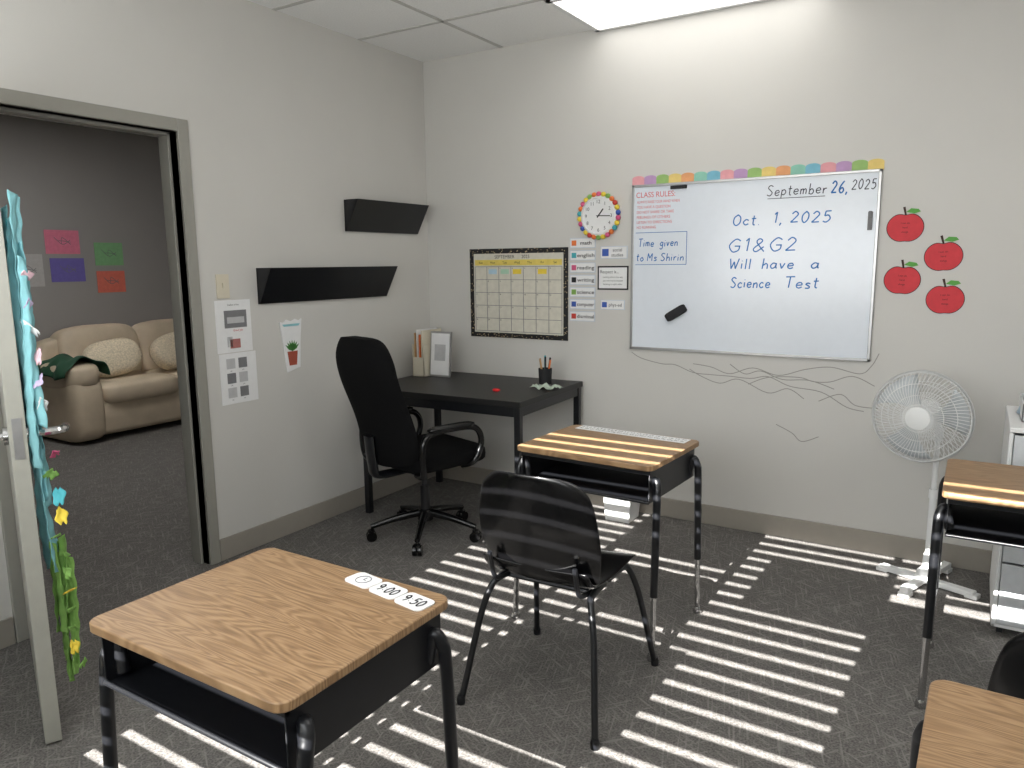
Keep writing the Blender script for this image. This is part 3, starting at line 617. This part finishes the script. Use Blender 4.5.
# ---------------------------------------------------------------- fan
fan=empty('pedestal_fan',(2.99,-.28,0),'white pedestal fan with round wire cage and crossed base','fan',0)
ob('base_leg',rot(bb(-.2,.2,-.018,.018,.006,.032),math.radians(-20),'Z'),WHITEP,parent=fan,smooth=0,bevel=.004)
ob('base_leg',rot(bb(-.22,.22,-.018,.018,.020,.046),math.radians(70),'Z'),WHITEP,parent=fan,smooth=0,bevel=.004)
ob('base_hub',[lathe([(.045,.03),(.04,.06),(.022,.08),(.018,.14)],24)],WHITEP,parent=fan)
for s in(-1,1):
    ob('foot_cap',rot(box(.05,.045,.02,s*.19,0,.011),math.radians(-20),'Z'),WHITEP,parent=fan,smooth=0,bevel=.003)
    ob('foot_cap',rot(box(.05,.045,.02,s*.2,0,.011),math.radians(70),'Z'),WHITEP,parent=fan,smooth=0,bevel=.003)
ob('pole',[cyl(.014,.34,0,0,.27),cyl(.011,.32,0,0,.52),cyl(.018,.04,0,0,.42)],WHITEP,parent=fan)
hc=Vector((-.065,-.085,.775)); hd=Vector((-.18,-1,.02)).normalized()
Mh=Matrix.Translation(hc)@hd.to_track_quat('Z','Y').to_matrix().to_4x4()
ob('motor_housing',[xf(lathe([(.02,-.17),(.05,-.16),(.062,-.10),(.06,-.06),(.045,-.05)],28),Mh),tube([(0,0,.66),(0,.01,.71),tuple(hc-hd*.1)],.018)],WHITEP,parent=fan)
Rg=.195
def ringt(r,z,w): return tube([(r*math.cos(a),r*math.sin(a),z) for a in [2*pi*i/48 for i in range(48)]],w,seg=5,sm=False,closed=True)
def grille(s,nr,name):
    parts=[ringt(Rg,0,.006),ringt(Rg*.98,s*.02,.002),ringt(Rg*.75,s*.048,.002),ringt(Rg*.5,s*.058,.002),ringt(Rg*.3,s*.062,.002)]
    for k in range(nr):
        a=2*pi*k/nr; tw=.25
        pts=[]
        for q in range(7):
            r=.045+(Rg-.045)*q/6; aa=a+tw*(1-q/6)
            pts.append((r*math.cos(aa),r*math.sin(aa),s*.062*(1-((r-.045)/(Rg-.045))**3.2)))
        parts.append(tube(pts,.0016,seg=4,sm=False))
    return ob(name,[xf(q,Mh) for q in parts],WHITEP,parent=fan)
grille(1,72,'front_grille'); grille(-1,54,'rear_grille')
ob('badge',xf(lathe([(.048,.056),(.048,.066),(.03,.07)],28),Mh),WHITEP,parent=fan)
BL=mat('fan_blade_white',(190,195,198),.3)
hb=ob('blade_hub',xf(cyl(.035,.05,0,0,.0),Mh),BL,parent=fan)
for k in range(3):
    def bl(u,v,a0=2*pi*k/3):
        r=.03+.15*v; a=a0+u*(.28+.32*v)+.25*v
        return (r*math.cos(a),r*math.sin(a),.02*u)
    ob('fan_blade',xf(surf(bl,8,8),Mh),BL,parent=hb,solid=.002)
# ---------------------------------------------------------------- white drawer cart
ct=empty('drawer_cart',(3.49,-.42,0),'white plastic storage drawer cart standing behind the desk','drawer unit')
ob('cart_body',[bb(-.26,-.245,-.25,.25,.03,.80),bb(.245,.26,-.25,.25,.03,.80),bb(-.26,.26,.235,.25,.03,.80),bb(-.26,.26,-.25,.25,.80,.82),bb(-.26,.26,-.25,.25,.03,.045)],WHITEP,parent=ct,smooth=0,bevel=.004)
for k in range(3):
    dr=ob('drawer',[bb(-.243,.243,-.258,-.245,.05+.25*k,.292+.25*k),bb(-.235,.235,-.25,.2,.055+.25*k,.06+.25*k)],mat('frosted_plastic',(205,208,210),.35),parent=ct,smooth=0,bevel=.003)
    ob('drawer_handle',tube([(-.06,-.262,.24+.25*k),(-.05,-.28,.24+.25*k),(.05,-.28,.24+.25*k),(.06,-.262,.24+.25*k)],.006),WHITEP,parent=dr)
for sx in(-1,1):
    for sy in(-1,1): ob('caster',mv(rot(cyl(.015,.02),pi/2,'Y'),sx*.23,sy*.22,.015),DARK,parent=ct)
tb=empty('supply_tray',(3.43,-.40,.82),'clear white plastic tray of supplies on the drawer cart','tray')
ob('tray_body',[bb(-.16,.16,-.14,.14,0,.004),bb(-.16,-.156,-.14,.14,0,.07),bb(.156,.16,-.14,.14,0,.07),bb(-.16,.16,.136,.14,0,.07),bb(-.16,.16,-.14,-.136,0,.07)],WHITEP,parent=tb,smooth=0)
def bag(u,v):
    a=u*pi; r=.13*(1-.5*v)+.018*math.sin(5*a+v*4)*(1-v*.3); return (r*math.cos(a),r*.8*math.sin(a),.006+.22*v+.02*math.sin(3*a)*v)
ob('plastic_bag',surf(bag,40,14),mat('pale_blue_plastic',(190,212,228),.3,transl=.4),loc=(3.40,-.40,.82),solid=.001,label='crumpled pale blue plastic bag on the supply tray',cat='bag')
# ---------------------------------------------------------------- other room
SC=[(-.285,1.667,col('pink_note',(228,130,155)),.30,.21,'pink'),(-.26,1.42,col('purple_paper',(115,105,180)),.30,.21,'purple'),(.13,1.563,col('mint_note',(135,188,135)),.27,.21,'green'),(.13,1.306,col('coral_note',(228,122,104)),.27,.2,'orange'),(-.6,1.42,col('pale_note',(190,188,186)),.26,.28,'white')]
for y,z,m,w_,h_,c_ in SC:
    n=wallthing('paper_note','far',y,z,w_,h_,m,'%s paper drawing taped above the sofa'%c_,'paper',group='paper drawings above the sofa')
    for k in range(3): ob('pen_mark',tube([(-.07+.03*k,-.003,.04-.03*k),(0,-.003,-.02+.03*k),(.07,-.003,.02-.02*k)],.0022,seg=4,flat=.4),GREY,parent=n)
sf=empty('sofa',(-3.42,.17,0),'cream leather two-seat sofa with padded arms against the wall','sofa')
ob('sofa_base',cushion(.40,.93,.16,.25,.2,0,0,.2),LEATHER,parent=sf,smooth=80)
for s in(-1,1):
    ob('seat_cushion',cushion(.36,.37,.10,.45,.35,.09,s*.36,.39),LEATHER,parent=sf,smooth=80)
    ob('back_cushion',rot(cushion(.15,.37,.27,.5,.4,-.27,s*.36,.66),-.15,'Y',(-.27,0,.66)),LEATHER,parent=sf,smooth=80)
    arm=ob('armrest',[cushion(.44,.14,.28,.35,.4,0,s*.83,.29)],LEATHER,parent=sf,smooth=80)
    ob('arm_pad',[cushion(.42,.16,.11,.45,.7,.02,s*.83,.56)],LEATHER,parent=arm,smooth=80)
ob('sofa_back',cushion(.12,.88,.40,.3,.2,-.33,0,.45),LEATHER,parent=sf,smooth=80)
for (y,rr,ww_,lab) in [(-.27,-.25,.24,'cream knitted throw pillow leaning on the sofa'),(.33,.2,.26,'fluffy cream throw pillow on the sofa beside another')]:
    ob('throw_pillow',[cushion(.075,ww_,.17,.8,.45)],KNIT,loc=(-3.31,y,.66),rotm=(.2,-.55,rr),smooth=80,label=lab,cat='pillow',group='throw pillows on the sofa')
def cloth(u,v):
    x=-.16+.42*v; a=u*1.55; return (x,.185*math.sin(a)+.014*math.sin(v*14),.59+.125*math.cos(a)-.03*abs(u)+.014*math.sin(u*8+v*9))
ob('throw_cloth',surf(cloth,24,20),col('dark_green_cloth',(35,78,56)),loc=(-3.30,-.655,0),solid=.005,label='dark green cloth draped over the sofa arm',cat='cloth')
gs=surf(lambda u,v:(.01*math.sin(v*20),u*.02+.006*math.sin(v*15),.002+.56*v),4,30)
ob('green_streamer',gs,col('green_streamer_paper',(30,120,50)),loc=(-.17,-1.70,0),solid=.002,label='green paper streamer hanging beyond the door frame',cat='decoration')
